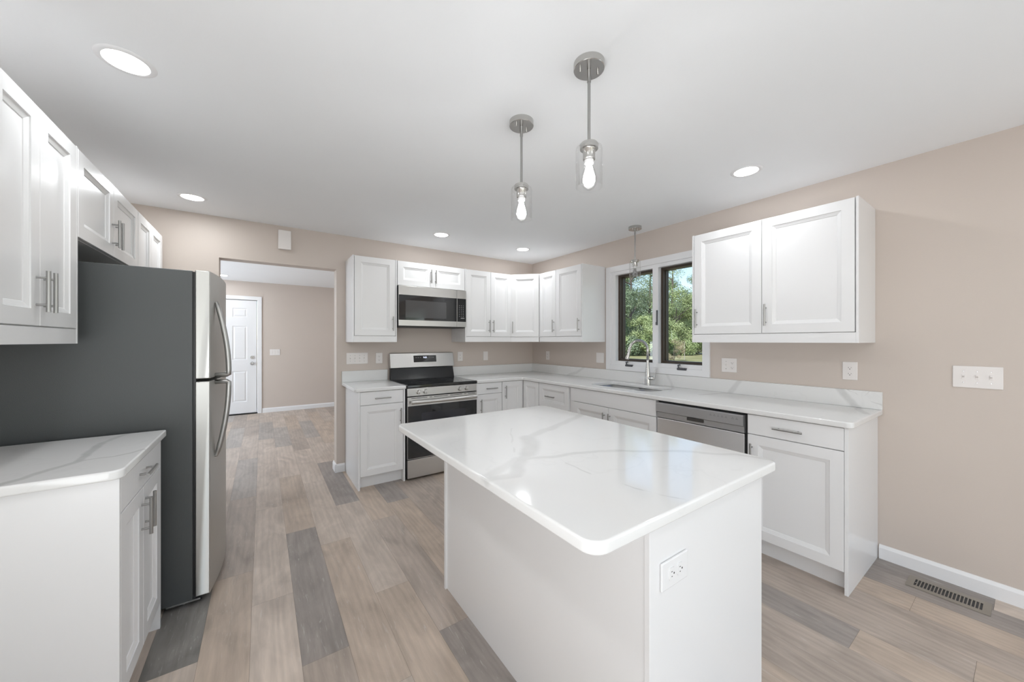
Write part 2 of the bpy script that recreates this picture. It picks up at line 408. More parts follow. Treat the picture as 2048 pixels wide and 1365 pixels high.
def floor():
    rows = {}
    L, D, G, T_, Mi, DD = 'L', 'D', 'G', 'T', 'M', 'K'
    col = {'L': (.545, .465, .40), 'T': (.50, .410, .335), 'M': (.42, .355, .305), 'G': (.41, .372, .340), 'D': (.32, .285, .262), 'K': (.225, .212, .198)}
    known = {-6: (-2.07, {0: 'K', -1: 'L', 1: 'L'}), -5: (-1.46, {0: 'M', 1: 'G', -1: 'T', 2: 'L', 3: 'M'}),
             -4: (-1.81, {0: 'L', -1: 'L', 1: 'L', 2: 'L', 3: 'G'}), -3: (-2.345, {0: 'D', -1: 'M', 1: 'T', 2: 'L', 3: 'G', 4: 'L'}),
             -2: (-2.64, {0: 'T', -1: 'L', 1: 'L', 2: 'L', 3: 'M', 4: 'T'}), -1: (-2.067, {0: 'L', -1: 'T', 1: 'D', 2: 'L', 3: 'G'}),
             0: (-2.495, {0: 'M', 1: 'T', -1: 'D', 2: 'L'}), 1: (-1.01, {0: 'D', -1: 'T'}), 2: (-.6, {-1: 'M', 0: 'D', -2: 'D'}),
             3: (-2.9, {0: 'D'}), 4: (-3.3, {-1: 'M'}), 5: (-3.0, {-1: 'T', 0: 'M'}), 6: (-2.7, {-1: 'M'}), 7: (-2.85, {-1: 'M', 0: 'T'}),
             8: (-3.6, {0: 'D', -1: 'T'}), 9: (-3.925, {0: 'M', -1: 'T', 1: 'T'}), 10: (-2.95, {-1: 'M', 0: 'M'}), 11: (-3.707, {0: 'T', -1: 'T'}), 12: (-2.9, {-1: 'D'}), 13: (-2.7, {-1: 'D'})}
    bm = bmesh.new(); cl = bm.loops.layers.float_color.new('plank'); sl = bm.loops.layers.float_color.new('seed')
    box(bm, XL - 1.9, X0 + .3, YR - .2, YF + .2, -.15, -.003, mi=1)
    rng = random.Random(11); P = .1797; LP = 1.245; g = .0004
    for k in range(-20, 15):
        xa = -2.4835 + k * P; xb = xa + P
        j0, tones = known.get(k, (rng.uniform(-1.2, 0), {}))
        for i in range(-6, 8):
            ya = j0 + i * LP; yb = ya + LP
            # planks i is the one starting at joint j0 + i*L
            if yb < YR - .1 or ya > YF + .1: continue
            tone = tones.get(i, rng.choice('LLTTMGD'))
            c = col[tone]; f = rng.uniform(.95, 1.05); c = (c[0] * f, c[1] * f, c[2] * f, 1)
            s = (rng.random(), rng.random(), rng.random(), 1)
            vs_ = [bm.verts.new(p) for p in ((xa + g, ya + g, 0), (xb - g, ya + g, 0), (xb - g, yb - g, 0), (xa + g, yb - g, 0))]
            fc = bm.faces.new(vs_)
            for lo in fc.loops: lo[cl] = c; lo[sl] = s
    me = bpy.data.meshes.new('floor'); bm.to_mesh(me); bm.free()
    o = link('floor', me, ['plank', 'seam']); tag(o, None, None, None, 'structure')
floor()
struct('ceiling', B(XL - 1.9, X0 + .3, YR - .3, YF + .3, H, H + .2), 'ceil')

bm = bmesh.new()   # back wall with the cased-less opening
box(bm, XL - .2, OPX0, 0, WT, 0, H); box(bm, OPX1, X0 + .15, 0, WT, 0, H); box(bm, OPX0, OPX1, 0, WT, OPZ, H)
struct('wall_back', bm, 'wall')
WY0, WY1, WZ0, WZ1 = -2.425, -1.43, 1.10, 2.085     # rough window opening
bm = bmesh.new()
box(bm, 0, .18, YF + .2, WY1, 0, H); box(bm, 0, .18, WY0, -4.95, 0, H); box(bm, 0, .18, WY1, WY0, 0, WZ0); box(bm, 0, .18, WY1, WY0, WZ1, H)
box(bm, 0, .18, -6.85, YR, 0, H); box(bm, 0, .18, -4.95, -6.85, 2.1, H)
struct('wall_right', bm, 'wall')
struct('wall_left', B(XL - .15, XL, YR, 0, 0, H), 'wall')
bm = bmesh.new()
box(bm, XL, -3.9, YR - .15, YR, 0, H); box(bm, -.7, X0, YR - .15, YR, 0, H); box(bm, -3.9, -.7, YR - .15, YR, 2.35, H)
struct('wall_rear', bm, 'wall')
DX0, DX1 = -4.07, -3.245
bm = bmesh.new()
box(bm, XL - 1.9, DX0 - .02, YF, YF + .15, 0, H); box(bm, DX1 + .02, X0, YF, YF + .15, 0, H); box(bm, DX0 - .02, DX1 + .02, YF, YF + .15, 2.11, H)
struct('wall_far', bm, 'wall')
struct('wall_hall', B(XL - 2.05, XL - 1.9, 0, YF, 0, H), 'wall')

def baseboard(name, p0, p1, nx, ny, h=.085, t=.014):
    """straight moulding from p0 to p1 standing on the floor, (nx, ny) points into the room"""
    bm = bmesh.new(); prof = [(0, 0), (t, 0), (t, h - .018), (t * .55, h - .006), (t * .35, h), (0, h)]
    ends = []
    for p in (p0, p1): ends.append([bm.verts.new((p[0] + nx * a, p[1] + ny * a, z)) for a, z in prof])
    for i in range(len(prof)): bm.faces.new((ends[0][i], ends[0][(i + 1) % 6], ends[1][(i + 1) % 6], ends[1][i]))
    bm.faces.new(ends[0][::-1]); bm.faces.new(ends[1])
    return struct(name, bm, 'trim')
baseboard('baseboard_right', (0, -3.512), (0, -4.95), -1, 0)
baseboard('baseboard_back', (OPX1 - .014, 0), (-2.456, 0), 0, -1)
baseboard('baseboard_opening', (OPX1, -.0135), (OPX1, WT + .014), -1, 0)
baseboard('baseboard_jamb', (OPX0, -.014), (OPX0, WT + .014), 1, 0)
baseboard('baseboard_far', (DX1 + .085, YF), (X0, YF), 0, -1)

# ---- far entry door
dr = thing('door_1', None, None, (DX0, YF + .03, 0)); dr['kind'] = 'structure'
W = DX1 - DX0
def six_panel_door(w, h):
    """front face made as a grid with sunk, raised-field panels"""
    bm = bmesh.new(); xs = [0, .145, .360, w - .360, w - .145, w]; zs = [.02, .235, .80, 1.0, 1.62, 1.78, 1.945, h]
    y0 = -.022
    for i in range(5):
        for j in range(7):
            a, b, c, d = xs[i], xs[i + 1], zs[j], zs[j + 1]
            if i in (1, 3) and j in (1, 3, 5):
                rs = [[bm.verts.new(p) for p in ((a + s, y, c + s), (b - s, y, c + s), (b - s, y, d - s), (a + s, y, d - s))]
                      for s, y in ((0, y0), (.010, y0 + .009), (.018, y0 + .009), (.036, y0 + .002))]
                for r0, r1 in zip(rs, rs[1:]):
                    for k in range(4): bm.faces.new((r0[k], r0[(k + 1) % 4], r1[(k + 1) % 4], r1[k]))
                bm.faces.new(rs[-1])
            else:
                bm.faces.new([bm.verts.new(p) for p in ((a, y0, c), (b, y0, c), (b, y0, d), (a, y0, d))])
    box(bm, 0, w, -.0095, .022, .02, h)
    for (a, b, c, d) in ((0, .004, .02, h), (w - .004, w, .02, h)): box(bm, a, b, y0, -.009, c, d)
    box(bm, 0, w, y0, -.009, h - .004, h); box(bm, 0, w, y0, -.009, .02, .024)
    bmesh.ops.remove_doubles(bm, verts=bm.verts[:], dist=.00005)
    return bm
obj('slab', six_panel_door(W, 2.095), 'doorw', dr)
fr = bmesh.new(); cw = .065
for a, b, c, d in ((-cw - .012, -.012, 0, 2.105), (W + .012, W + cw + .012, 0, 2.105), (-cw - .012, W + cw + .012, 2.105, 2.105 + cw)):
    box(fr, a, b, -.048, -.03, c, d, bev=.003)
for a, b, c, d in ((-.02, -.004, 0, 2.105), (W + .004, W + .02, 0, 2.105), (-.02, W + .02, 2.10, 2.11)): box(fr, a, b, -.031, .10, c, d)
obj('casing', fr, 'trim', dr)
kb = bmesh.new(); cyl(kb, (W - .07, -.022, .93), (W - .07, -.03, .93), .032, n=24); cyl(kb, (W - .07, -.03, .93), (W - .07, -.06, .93), .011)
lathe(kb, [(0, .032), (.018, .030), (.027, .018), (.028, .008), (.018, 0), (0, 0)], 24, (W - .07, -.055, .93), axis=(0, -1, 0))
obj('knob', kb, 'chrome', dr, autosmooth=True)
kb = bmesh.new(); cyl(kb, (W - .07, -.022, 1.045), (W - .07, -.042, 1.045), .030, .026, n=24); box(kb, W - .074, W - .066, -.055, -.042, 1.03, 1.06, bev=.001)
obj('deadbolt', kb, 'chrome', dr, autosmooth=True)
th = obj('threshold', B(-.012, W + .012, -.035, .09, .0, .018), 'black', dr)

# ---- window
wd = thing('window_1', None, None, (0, 0, 0)); wd['kind'] = 'structure'
OY0, OY1, OZ0, OZ1 = -2.482, -1.352, 1.032, 2.156
CWd = .062
bm = bmesh.new()
for (a, b, c, d) in ((OY0, OY0 + CWd, OZ0, OZ1), (OY1 - CWd, OY1, OZ0, OZ1)): box(bm, -.019, .002, a, b, c, d, bev=.002)
for (c, d) in ((OZ0, OZ0 + CWd), (OZ1 - CWd, OZ1)): box(bm, -.0185, .002, OY0 + .001, OY1 - .001, c + .0005, d - .0005, bev=.002)
obj('casing', bm, 'trim', wd)
bm = bmesh.new()     # white jambs, head, sill and mullion
XI = .055
JY0, JY1, JZ0, JZ1 = OY0 + CWd, OY1 - CWd, OZ0 + CWd, OZ1 - CWd
SL = (-1.926, -1.472); SR = (-2.424, -1.986); SZ = (1.131, 2.060)
box(bm, -.004, .16, JY0 - .02, SR[0], SZ[0] - .01, JZ1 + .01); box(bm, -.004, .16, SL[1], JY1 + .02, SZ[0] - .01, JZ1 + .01)
box(bm, -.0055, .159, JY0 - .022, JY1 + .022, JZ0 - .012, SZ[0] + .0005); box(bm, -.0055, .159, JY0 - .022, JY1 + .022, SZ[1] - .0005, JZ1 + .012)
box(bm, -.0045, .158, SR[1], SL[0], SZ[0] - .005, SZ[1] + .005)
obj('frame', bm, 'trim', wd)
for (a, b) in (SL, SR):
    bm = bmesh.new(); f = .024
    g2 = .034
    box(bm, .045, .135, b - f, b, SZ[0], SZ[1]); box(bm, .045, .135, a, a + g2, SZ[0], SZ[1])
    box(bm, .045, .135, a + f, b - f, SZ[0], SZ[0] + f); box(bm, .045, .135, a + f, b - f, SZ[1] - f, SZ[1])
    box(bm, .078, .083, b - f - .006, b - f, SZ[0] + f, SZ[1] - f); 
    s = obj('sash', bm, 'brown', wd)
    obj('pane', B(.108, .112, a + f, b - f, SZ[0] + f, SZ[1] - f), 'pane', s)
for cy in (-1.66, -2.235):
    bm = bmesh.new(); z = SZ[0] - .042
    box(bm, -.028, -.004, cy - .045, cy + .045, z - .010, z + .012, bev=.006)
    tube(bm, [(-.02, cy + .028, z + .005), (-.026, cy + .03, z + .035), (-.024, cy + .012, z + .038)], .007, n=10)
    cyl(bm, (-.03, cy - .035, z + .002), (-.03, cy + .03, z + .004), .006, n=10)
    obj('crank', bm, 'grey', wd, autosmooth=True)
bm = bmesh.new(); box(bm, -.018, -.004, -1.985, -1.972, 1.50, 1.645, bev=.004); box(bm, -.03, -.012, -1.983, -1.974, 1.50, 1.53, bev=.003)
obj('lock_lever', bm, 'grey', wd)
bm = bmesh.new(); box(bm, .030, .044, -1.934, -1.912, 1.498, 1.512, bev=.002); box(bm, .034, .045, -1.922, -1.914, 1.508, 1.55, bev=.002)
obj('lock_lever', bm, 'grey', wd)

# ================================================================== CABINETS, back wall
UD = .365
RB = 0.0; RR = -math.pi / 2; RL = math.pi / 2
# upper beside opening
w = .42
upper_cab('wall_cabinet', 'white single-door wall cabinet on the left of the microwave, next to the opening', (-2.45, 0, 0), RB, w, UD,
          [(.014, w - .014, w - .014 - .028)], panels=(True, True))
w = .775
upper_cab('wall_cabinet', 'short white two-door wall cabinet directly above the microwave', (-2.0285, 0, 0), RB, w, UD,
          [(.004, w / 2, w / 2 - .026), (w / 2, w - .004, w / 2 + .026)], z0=1.920, valance=False)
w = .638
upper_cab('wall_cabinet', 'white two-door wall cabinet right of the microwave', (-1.2525, 0, 0), RB, w, UD,
          [(.012, .340, .340 - .028), (.340, w - .001, .340 + .028)], panels=(True, False))
# diagonal corner
c = thing('corner_wall_cabinet', 'white angled wall cabinet across the corner with one door', 'cabinet', (0, 0, 0), 0, 'wall cabinets')
CS = .612
bm = bmesh.new()
pts = [(-.002, -.002), (-CS, -.002), (-CS, -UD + .016), (-UD + .016, -CS), (-.002, -CS)]
slab(bm, pts, [], UZ0 + .06, UZ1 - .002)
obj('body', bm, 'white', c)
dl = math.hypot(CS - UD, CS - UD)
piv = bpy.data.objects.new('door_hinge', None)
bmv = bmesh.new(); box(bmv, -.006, dl + .006, -.018, 0, UZ0, UZ0 + .06)
lr = obj('light_rail', bmv, 'white', c); lr.location = (-CS, -UD + .018, 0); lr.rotation_euler = (0, 0, -R(45))
d = add_front(c, 'door', 0, dl, UDB, UZ1 - .002, 0, (.028, UDB + .115, True))
d.location = (-CS + .004, -UD + .012, UDB + .0015); d.rotation_euler = (0, 0, -R(45))
bpy.data.objects.remove(piv)
# uppers on right wall, between corner and window
w = .718
upper_cab('wall_cabinet', 'white two-door wall cabinet between the corner and the window', (0, -.612, 0), RR, w, UD,
          [(.001, .296, .296 - .028), (.296, w - .016, w - .016 - .028)], panels=(False, True))
# upper right of window
w = .966
upper_cab('wall_cabinet', 'large white two-door wall cabinet at the right of the window', (0, -2.529, 0), RR, w, .376,
          [(.014, .481, .014 + .026), (.481, w - .016, .481 + .026)], panels=(True, True))
# left wall uppers
LD = .375; LXW = XL
upper_cab('wall_cabinet', 'tall white wall cabinet with two doors above the small left counter', (XL, -2.365, 0), RL, .615, LD,
          [(.014, .297, .297 - .027), (.297, .603, .297 + .027)], panels=(True, True))
w = .905
upper_cab('wall_cabinet', 'short white two-door wall cabinet above the refrigerator', (XL, -1.749, 0), RL, w, LD,
          [(.004, w / 2, w / 2 - .028), (w / 2, w - .002, w / 2 + .028)], z0=1.79, valance=False)
w = .80
upper_cab('wall_cabinet', 'white two-door wall cabinet past the refrigerator, against the opening wall', (XL, -.843, 0), RL, w, LD,
          [(.002, .335, None), (.335, .67, None)], z0=1.40, valance=False)

# ------------------------------------------------------------------ base cabinets
CT0, CT1 = .888, .92        # counter underside / top
FD = .625                   # depth to face of doors
DRB = .758                  # drawer bottom
def base_cab(label, loc, rz, w, fronts, panels=(False, False), dep=FD, toe=True, name='base_cabinet', x0=0.0, back=-.002, open_top=False):
    c = thing(name, label, 'cabinet', loc, rz, 'base cabinets')
    pl = .016 if panels[0] else 0.0; pr = .016 if panels[1] else 0.0
    if open_top:
        bb = bmesh.new(); a_, b_, f_, k_ = x0 + pl + .001, w - pr - .001, -dep + T + .001, back
        for q in ((a_, b_, f_, k_, .112, .13), (a_, a_ + .018, f_, k_, .13, CT0 - .002), (b_ - .018, b_, f_, k_, .13, CT0 - .002), (a_ + .018, b_ - .018, k_ - .01, k_, .13, CT0 - .002), (a_ + .018, b_ - .018, f_, f_ + .018, .13, CT0 - .002)): box(bb, *q)
        obj('body', bb, 'white', c)
    else: obj('body', B(x0 + pl + .001, w - pr - .001, -dep + T + .001, back, .112, CT0 - .002), 'white', c)
    if toe: obj('toe_kick', B(x0 + pl, w - pr, -dep + .075, -dep + .09, 0.0, .112), 'white', c)
    for f, a, b in ((panels[0], x0, x0 + pl), (panels[1], w - pr, w)):
        if f: obj('end_panel', B(a, b, -dep, back, 0.0, CT0 - .001, bev=.001), 'white', c)
    for f in fronts:
        kind, xa, xb, za, zb, hd = f
        add_front(c, 'drawer' if kind.startswith('drawer') else ('door' if kind == 'door' else 'false_front'), xa, xb, za, zb, -dep + T, hd,
                  panel=kind in ('door', 'drawer_panel'), length=.145)
    return c
w = .424
base_cab('narrow white base cabinet left of the range with one drawer over one door', (-2.454, 0, 0), RB, w,
         [('drawer', .016, w - .018, DRB + .005, .884, (w / 2 + .0, .822, False)), ('door', .016, w - .018, .118, DRB + .003, (w - .046, .638, True))], panels=(True, True))
w = .328
base_cab('white base cabinet right of the range with one drawer over one door', (-1.250, 0, 0), RB, w,
         [('drawer', .012, w, DRB + .005, .884, (w / 2 + .02, .822, False)), ('door', .012, w, .118, DRB + .003, (.050, .638, True))], panels=(True, False))
# corner cabinet (lazy susan): two doors at a right angle
c = thing('corner_base_cabinet', 'white inside-corner base cabinet with doors meeting at a right angle', 'cabinet', (0, 0, 0), 0, 'base cabinets')
bm = bmesh.new()
CB = .918
slab(bm, [(-.002, -.002), (-CB, -.002), (-CB, -FD + T + .001), (-FD + T + .001, -FD + T + .001), (-FD + T + .001, -CB), (-.002, -CB)], [], .112, CT0 - .002)
obj('body', bm, 'white', c)
bm = bmesh.new(); box(bm, -CB, -FD + .075, -FD + .075, -FD + .09, 0, .112); box(bm, -FD + .075, -FD + .09, -CB, -FD + .075, 0, .112)
obj('toe_kick', bm, 'white', c)
d = add_front(c, 'door', 0, CB - FD - .004, .118, .884, 0, (.040, .765, True)); d.location = (-CB + .0015, -FD + T, .1195)
d = add_front(c, 'door', 0, CB - FD - .004, .118, .884, 0, None); d.location = (-FD + T, -FD - .004 + .0, .1195); d.rotation_euler = (0, 0, RR)
w = .480
base_cab('white three-drawer base cabinet between the corner and the sink', (0, -.920, 0), RR, w,
         [('drawer_panel', .002, w - .004, .629, .884, (w / 2 - .03, .752, False)), ('drawer_panel', .002, w - .004, .375, .627, (w / 2, .50, False)), ('drawer_panel', .002, w - .004, .118, .373, (w / 2, .245, False))])
w = .978
base_cab('wide white sink base cabinet under the window with a plain front over two doors', (0, -1.402, 0), RR, w,
         [('false', .024, w - .002, DRB - .005, .884, None), ('door', .062, .504, .118, DRB - .007, (.504 - .044, .632, True)), ('door', .504, w - .002, .118, DRB - .007, (.504 + .018, .632, True))], open_top=True)
w = .482
base_cab('white end base cabinet right of the dishwasher with one drawer over one large door', (0, -3.024, 0), RR, w,
         [('drawer', .001, w - .016, DRB + .003, .884, (.218, .822, False)), ('door', .001, w - .016, .118, DRB + .001, (.028, .632, True))], panels=(False, True))
# left wall base
w = .60
base_cab('white two-door base cabinet with a wide drawer under the small left counter', (XL, -2.325, 0), RL, w,
         [('drawer', .016, w - .014, .762, .884, (.29, .825, False)), ('door', .016, .297, .118, .760, (.268, .648, True)), ('door', .297, w - .014, .118, .760, (.325, .655, True))], panels=(True, True), dep=.628)

# island
IX0, IX1, IY0, IY1 = -2.336, -1.665, -3.50, -2.235
isl = thing('kitchen_island', 'white freestanding island base with a plain seating side and end panels', 'island', (IX0, IY0, 0))
iw, il = IX1 - IX0, IY1 - IY0
obj('back_panel', B(0.004, .016, .016, il - .016, 0, CT0 - .001), 'white', isl)
obj('end_panel', B(0, iw, 0, .016, 0, CT0 - .001, bev=.001), 'white', isl)
obj('end_panel', B(-.008, iw, il - .016, il, 0, CT0 - .001, bev=.001), 'white', isl)
obj('body', B(.017, iw - T - .001, .017, il - .017, .112, CT0 - .002), 'white', isl)
obj('toe_kick', B(iw - .09, iw - .075, .017, il - .017, 0, .112), 'white', isl)
hw = (il - .034) / 2
for i in range(2):
    a = .017 + i * hw
    for kind, z0, z1, hd in (('drawer', DRB + .005, .884, (hw / 2, .822, False)), ('door', .118, DRB + .003, (hw - .03 if i == 0 else .03, .65, True))):
        d = add_front(isl, kind, 0, hw, z0, z1, 0, hd, panel=kind == 'door')
        d.location = (iw - T, a, z0 + .0015); d.rotation_euler = (0, 0, RL)

# ------------------------------------------------------------------ countertops
def finish_top(name, bm, label, cat='countertop', w=.006, m='quartz'):
    o = obj(name, bm, m); tag(o, label, cat, 'quartz countertops'); bevel_mod(o, w, 3, 35); return o
ov = .645
bm = bmesh.new()
SX0, SX1, SYA, SYB = -.50, -.135, -2.235, -1.535
hole = rounded([(SX0, SYA), (SX1, SYA), (SX1, SYB), (SX0, SYB)], [.10, .06, .06, .10], 6)
outer = rounded([(-.003, -.003), (-1.251, -.003), (-1.251, -ov), (-ov, -ov), (-ov, -3.528), (-.003, -3.528)], [0, 0, 0, .02, .03, 0], 5)
slab(bm, outer, [hole], CT0, CT1)
co = finish_top('countertop', bm, 'long L-shaped white veined countertop under the window with the sink cut-out')
BS = 1.030
bs = obj('backsplash', B(-1.251, -.023, -.021, -.001, CT1 + .0005, BS, bev=.0015), 'quartz', co)
bs2 = obj('backsplash', B(-.021, -.001, -3.528, -.001, CT1 + .0005, BS, bev=.0015), 'quartz', co)
bm = bmesh.new(); slab(bm, rounded([(-2.026, -.003), (-2.487, -.003), (-2.487, -ov), (-2.026, -ov)], [0, 0, .03, 0], 5), [], CT0, CT1)
co = finish_top('countertop', bm, 'short white veined countertop between the opening and the range')
obj('backsplash', B(-2.487, -2.026, -.021, -.001, CT1 + .0005, BS + .004, bev=.0015), 'quartz', co)
bm = bmesh.new(); slab(bm, rounded([(XL + .003, -2.352), (-3.538, -2.352), (-3.538, -1.690), (XL + .003, -1.690)], [0, .035, .008, 0], 6), [], CT0, CT1)
co = finish_top('countertop', bm, 'small white veined countertop in front of the dark refrigerator side', m='quartz_left')
obj('backsplash', B(XL + .001, XL + .021, -2.352, -1.690, CT1 + .0005, BS, bev=.0015), 'quartz', co)
bm = bmesh.new(); slab(bm, rounded([(-2.592, -3.548), (-1.650, -3.548), (-1.618, -2.198), (-2.592, -2.208)], [.045, .035, .035, .035], 8), [], CT0, CT1)
finish_top('island_countertop', bm, 'large white veined quartz top overhanging the island', w=.0065, m='quartz_island')

# ------------------------------------------------------------------ sink and faucet
sk = thing('sink', 'undermount double-bowl stainless sink below the window', 'sink', (0, 0, 0))
def bowl(y0, y1):
    t = bmesh.new(); n = 6; z1, z0 = CT0 - .001, CT0 - .19
    top = rounded([(SX0 + .0, y0), (SX1 - .0, y0), (SX1 - .0, y1), (SX0 + .0, y1)], .07, n)
    bot = rounded([(SX0 + .02, y0 + .02), (SX1 - .02, y0 + .02), (SX1 - .02, y1 - .02), (SX0 + .02, y1 - .02)], .05, n)
    low = rounded([(SX0 + .035, y0 + .035), (SX1 - .035, y0 + .035), (SX1 - .035, y1 - .035), (SX0 + .035, y1 - .035)], .04, n)
    rs = [[t.verts.new((x, y, z)) for x, y in lp] for lp, z in ((top, z1), (bot, z0 + .015), (low, z0))]
    N = len(rs[0])
    for a, b in zip(rs, rs[1:]):
        for i in range(N): t.faces.new((a[i], a[(i + 1) % N], b[(i + 1) % N], b[i]))
    t.faces.new(rs[-1]); return t
ym = -1.915
for nm, a, b in (('bowl', ym + .012, SYB), ('bowl', SYA, ym - .012)):
    o = obj(nm, bowl(a, b), 'sinksteel', sk, autosmooth=True)
    so = o.modifiers.new('s', 'SOLIDIFY'); so.thickness = .0015
    db = bmesh.new(); lathe(db, [(0, .004), (.022, .004), (.03, .006), (.042, .004), (.045, 0), (0, 0)], 24, (-.31, (a + b) / 2, CT0 - .1895))
    obj('drain', db, 'chrome', o, autosmooth=True)
bm = bmesh.new()
obj('divider', B(SX0 + .004, SX1 - .004, ym - .0118, ym + .0118, CT0 - .06, CT0 - .002, bev=.004), 'sinksteel', sk)

fc = thing('faucet', 'brushed gooseneck pull-down kitchen faucet behind the sink', 'faucet', (-.095, -1.935, CT1))
bm = bmesh.new(); lathe(bm, [(0, 0), (.027, 0), (.027, .004), (.0255, .05), (.0235, .085), (.0205, .13), (.0155, .185), (.013, .22), (.0125, .24)], 24)
obj('body', bm, 'fixture', fc, autosmooth=True)
ar = bmesh.new(); pts = [(0, 0, .235)]; r = .098; dx, dy = -.93, .36; cz = .335
nn = 22
for i in range(nn + 1):
    a = math.pi * (i / nn) * .93; q = r * (1 - math.cos(a)); pts.append((dx * q, dy * q, cz + r * math.sin(a) * .98))
tube(ar, pts, .0125, n=16)
obj('spout', ar, 'fixture', fc, smooth=True)
e = Vector(pts[-1]); t = (Vector(pts[-1]) - Vector(pts[-2])).normalized()
hd = bmesh.new(); tube(hd, [e - t * .004, e + t * .02, e + t * .06, e + t * .10, e + t * .108], [.0128, .0150, .0175, .0185, .0165], n=18)
ho = obj('spray_head', hd, 'fixture', fc, autosmooth=True)
btn = bmesh.new(); side = Vector((dx, dy, 0)).normalized() * -1
tube(btn, [e + t * .035 + Vector((dx, dy, 0)).normalized() * .0125, e + t * .075 + Vector((dx, dy, 0)).normalized() * .0152], .006, n=10)
obj('button', btn, 'black', ho)
lv = bmesh.new(); tube(lv, [(0, 0, .074), (-.004, -.035, .068), (-.006, -.070, .071)], [.019, .0175, .0165], n=16)
tube(lv, [(-.006, -.070, .066), (-.005, -.077, .10), (-.003, -.088, .160)], [.0105, .0075, .0058], n=12)
obj('lever', lv, 'fixture', fc, autosmooth=True)

# ------------------------------------------------------------------ range
rg = thing('range', 'stainless freestanding electric range with black glass cooktop and oven door', 'range', (-2.020, 0, 0))
rw = .760; RF = -.652
obj('body', B(0.001, rw - .001, -.622, -.025, .03, .893), 'black', rg)
ct = obj('cooktop', B(0, rw, RF - .006, -.045, .893, .922, bev=.006), 'bglass', rg)
for (x, y, rr) in ((.20, -.50, .10), (.56, -.50, .085), (.20, -.22, .075), (.56, -.22, .10)):
    bm = bmesh.new()
    for r_ in (rr, rr * .62): lathe(bm, [(r_ - .0022, .9224), (r_ - .0022, .9228), (r_, .9228), (r_, .9224)], 40, (x, y, 0))
    obj('burner_ring', bm, 'ring', ct)
pn = obj('control_panel', B(0.003, rw - .003, RF, -.60, .812, .889, bev=.003), 'steel', rg)
for x in (.113, .182, .556, .634):
    bm = bmesh.new(); c0 = (x, RF, .850)
    lathe(bm, [(0, 0), (.0225, 0), (.0225, .010), (.0195, .024), (.0180, .027), (0, .027)], 28, c0, axis=(0, -1, 0))
    box(bm, x - .0035, x + .0035, RF - .036, RF - .022, .832, .868, bev=.002)
    obj('knob', bm, 'steel', pn, autosmooth=True)
od = obj('oven_door', B(0.004, rw - .004, RF - .003, -.61, .205, .803, bev=.002), 'steel', rg)
obj('door_glass', B(0.006, rw - .006, RF - .0065, RF - .002, .212, .718, bev=.001), 'bglass', od)
obj('oven_window', B(.14, rw - .14, RF - .0072, RF - .006, .34, .645), 'owin', od)
bm = bmesh.new()
for a, b in ((.04, .20), (.225, .25), (.27, .42), (.445, .58), (.605, .63), (.65, .735)): box(bm, a, b, RF - .0042, RF - .002, .789, .794)
obj('vent_slots', bm, 'black', od)
bm = bmesh.new(); pts = [(.028 + (rw - .056) * i / 12, RF - .045 - .006 * math.sin(math.pi * i / 12), .758) for i in range(13)]
tube(bm, pts, .0165, n=16, sx=1.0); 
for x in (.05, rw - .05): cyl(bm, (x, RF - .002, .758), (x, RF - .045, .758), .012, n=12)
obj('handle', bm, 'steel', od, autosmooth=True)
obj('storage_drawer', B(0.004, rw - .004, RF - .002, -.60, .022, .198, bev=.003), 'steel', rg)
for x in (.05, rw - .05):
    for y in (-.58, -.08): obj('foot', (lambda b: (cyl(b, (x, y, 0), (x, y, .03), .016), b)[1])(bmesh.new()), 'black', rg)
bm = bmesh.new()     # backguard: black riser, then tilted steel console
for poly, xa, xb in (([(-.115, .922), (-.075, 1.045), (-.022, 1.045), (-.022, .922)], .012, rw - .012),):
    e0 = [bm.verts.new((xa, y, z)) for y, z in poly]; e1 = [bm.verts.new((xb, y, z)) for y, z in poly]
    for i in range(4): bm.faces.new((e0[i], e0[(i + 1) % 4], e1[(i + 1) % 4], e1[i]))
    bm.faces.new(e0[::-1]); bm.faces.new(e1)
bgd = obj('backguard_riser', bm, 'black', rg); M['riser'] = mat('black_enamel', (.02, .022, .024), .18); bgd.data.materials[0] = M['riser']
bm = bmesh.new(); poly = [(-.092, 1.062), (-.096, 1.050), (-.060, 1.046), (-.022, 1.046), (-.022, 1.205), (-.055, 1.213), (-.064, 1.208)]
e0 = [bm.verts.new((.004, y, z)) for y, z in poly]; e1 = [bm.verts.new((rw - .004, y, z)) for y, z in poly]; n_ = len(poly)
for i in range(n_): bm.faces.new((e0[i], e0[(i + 1) % n_], e1[(i + 1) % n_], e1[i]))
bm.faces.new(e0[::-1]); bm.faces.new(e1)
cs = obj('console', bm, 'steel', rg); bevel_mod(cs, .003, 2, 30)
tilt = math.atan2(.028, .146)
dsp = obj('display', B(-.135, .135, -.0012, .0012, -.038, .038, bev=.0008), 'bglass', rg)
dsp.location = (.400, -.0785, 1.143); dsp.rotation_euler = (-tilt, 0, 0)
def text_mesh(name, s, size, m, parent, loc, rot, ext=.0004, align='CENTER'):
    cu = bpy.data.curves.new(name, 'FONT'); cu.body = s; cu.size = size; cu.extrude = ext; cu.align_x = align; cu.align_y = 'CENTER'
    to = bpy.data.objects.new(name, cu); COL.objects.link(to)
    dg = bpy.context.evaluated_depsgraph_get(); me = bpy.data.meshes.new_from_object(to.evaluated_get(dg))
    bpy.data.objects.remove(to); me.materials.clear()
    o = link(name, me, m, parent); o.location = loc; o.rotation_euler = rot; return o
text_mesh('clock_digits', '9:03', .026, 'digits', dsp, (0, -.0018, .014), (R(90), 0, 0))
M['mark'] = mat('panel_print', (.45, .45, .45), .5)
for x in (-.105, -.08, -.055, .06, .082, .1): obj('key_mark', B(x - .006, x + .006, -.0016, -.001, .012, .016), 'mark', dsp)

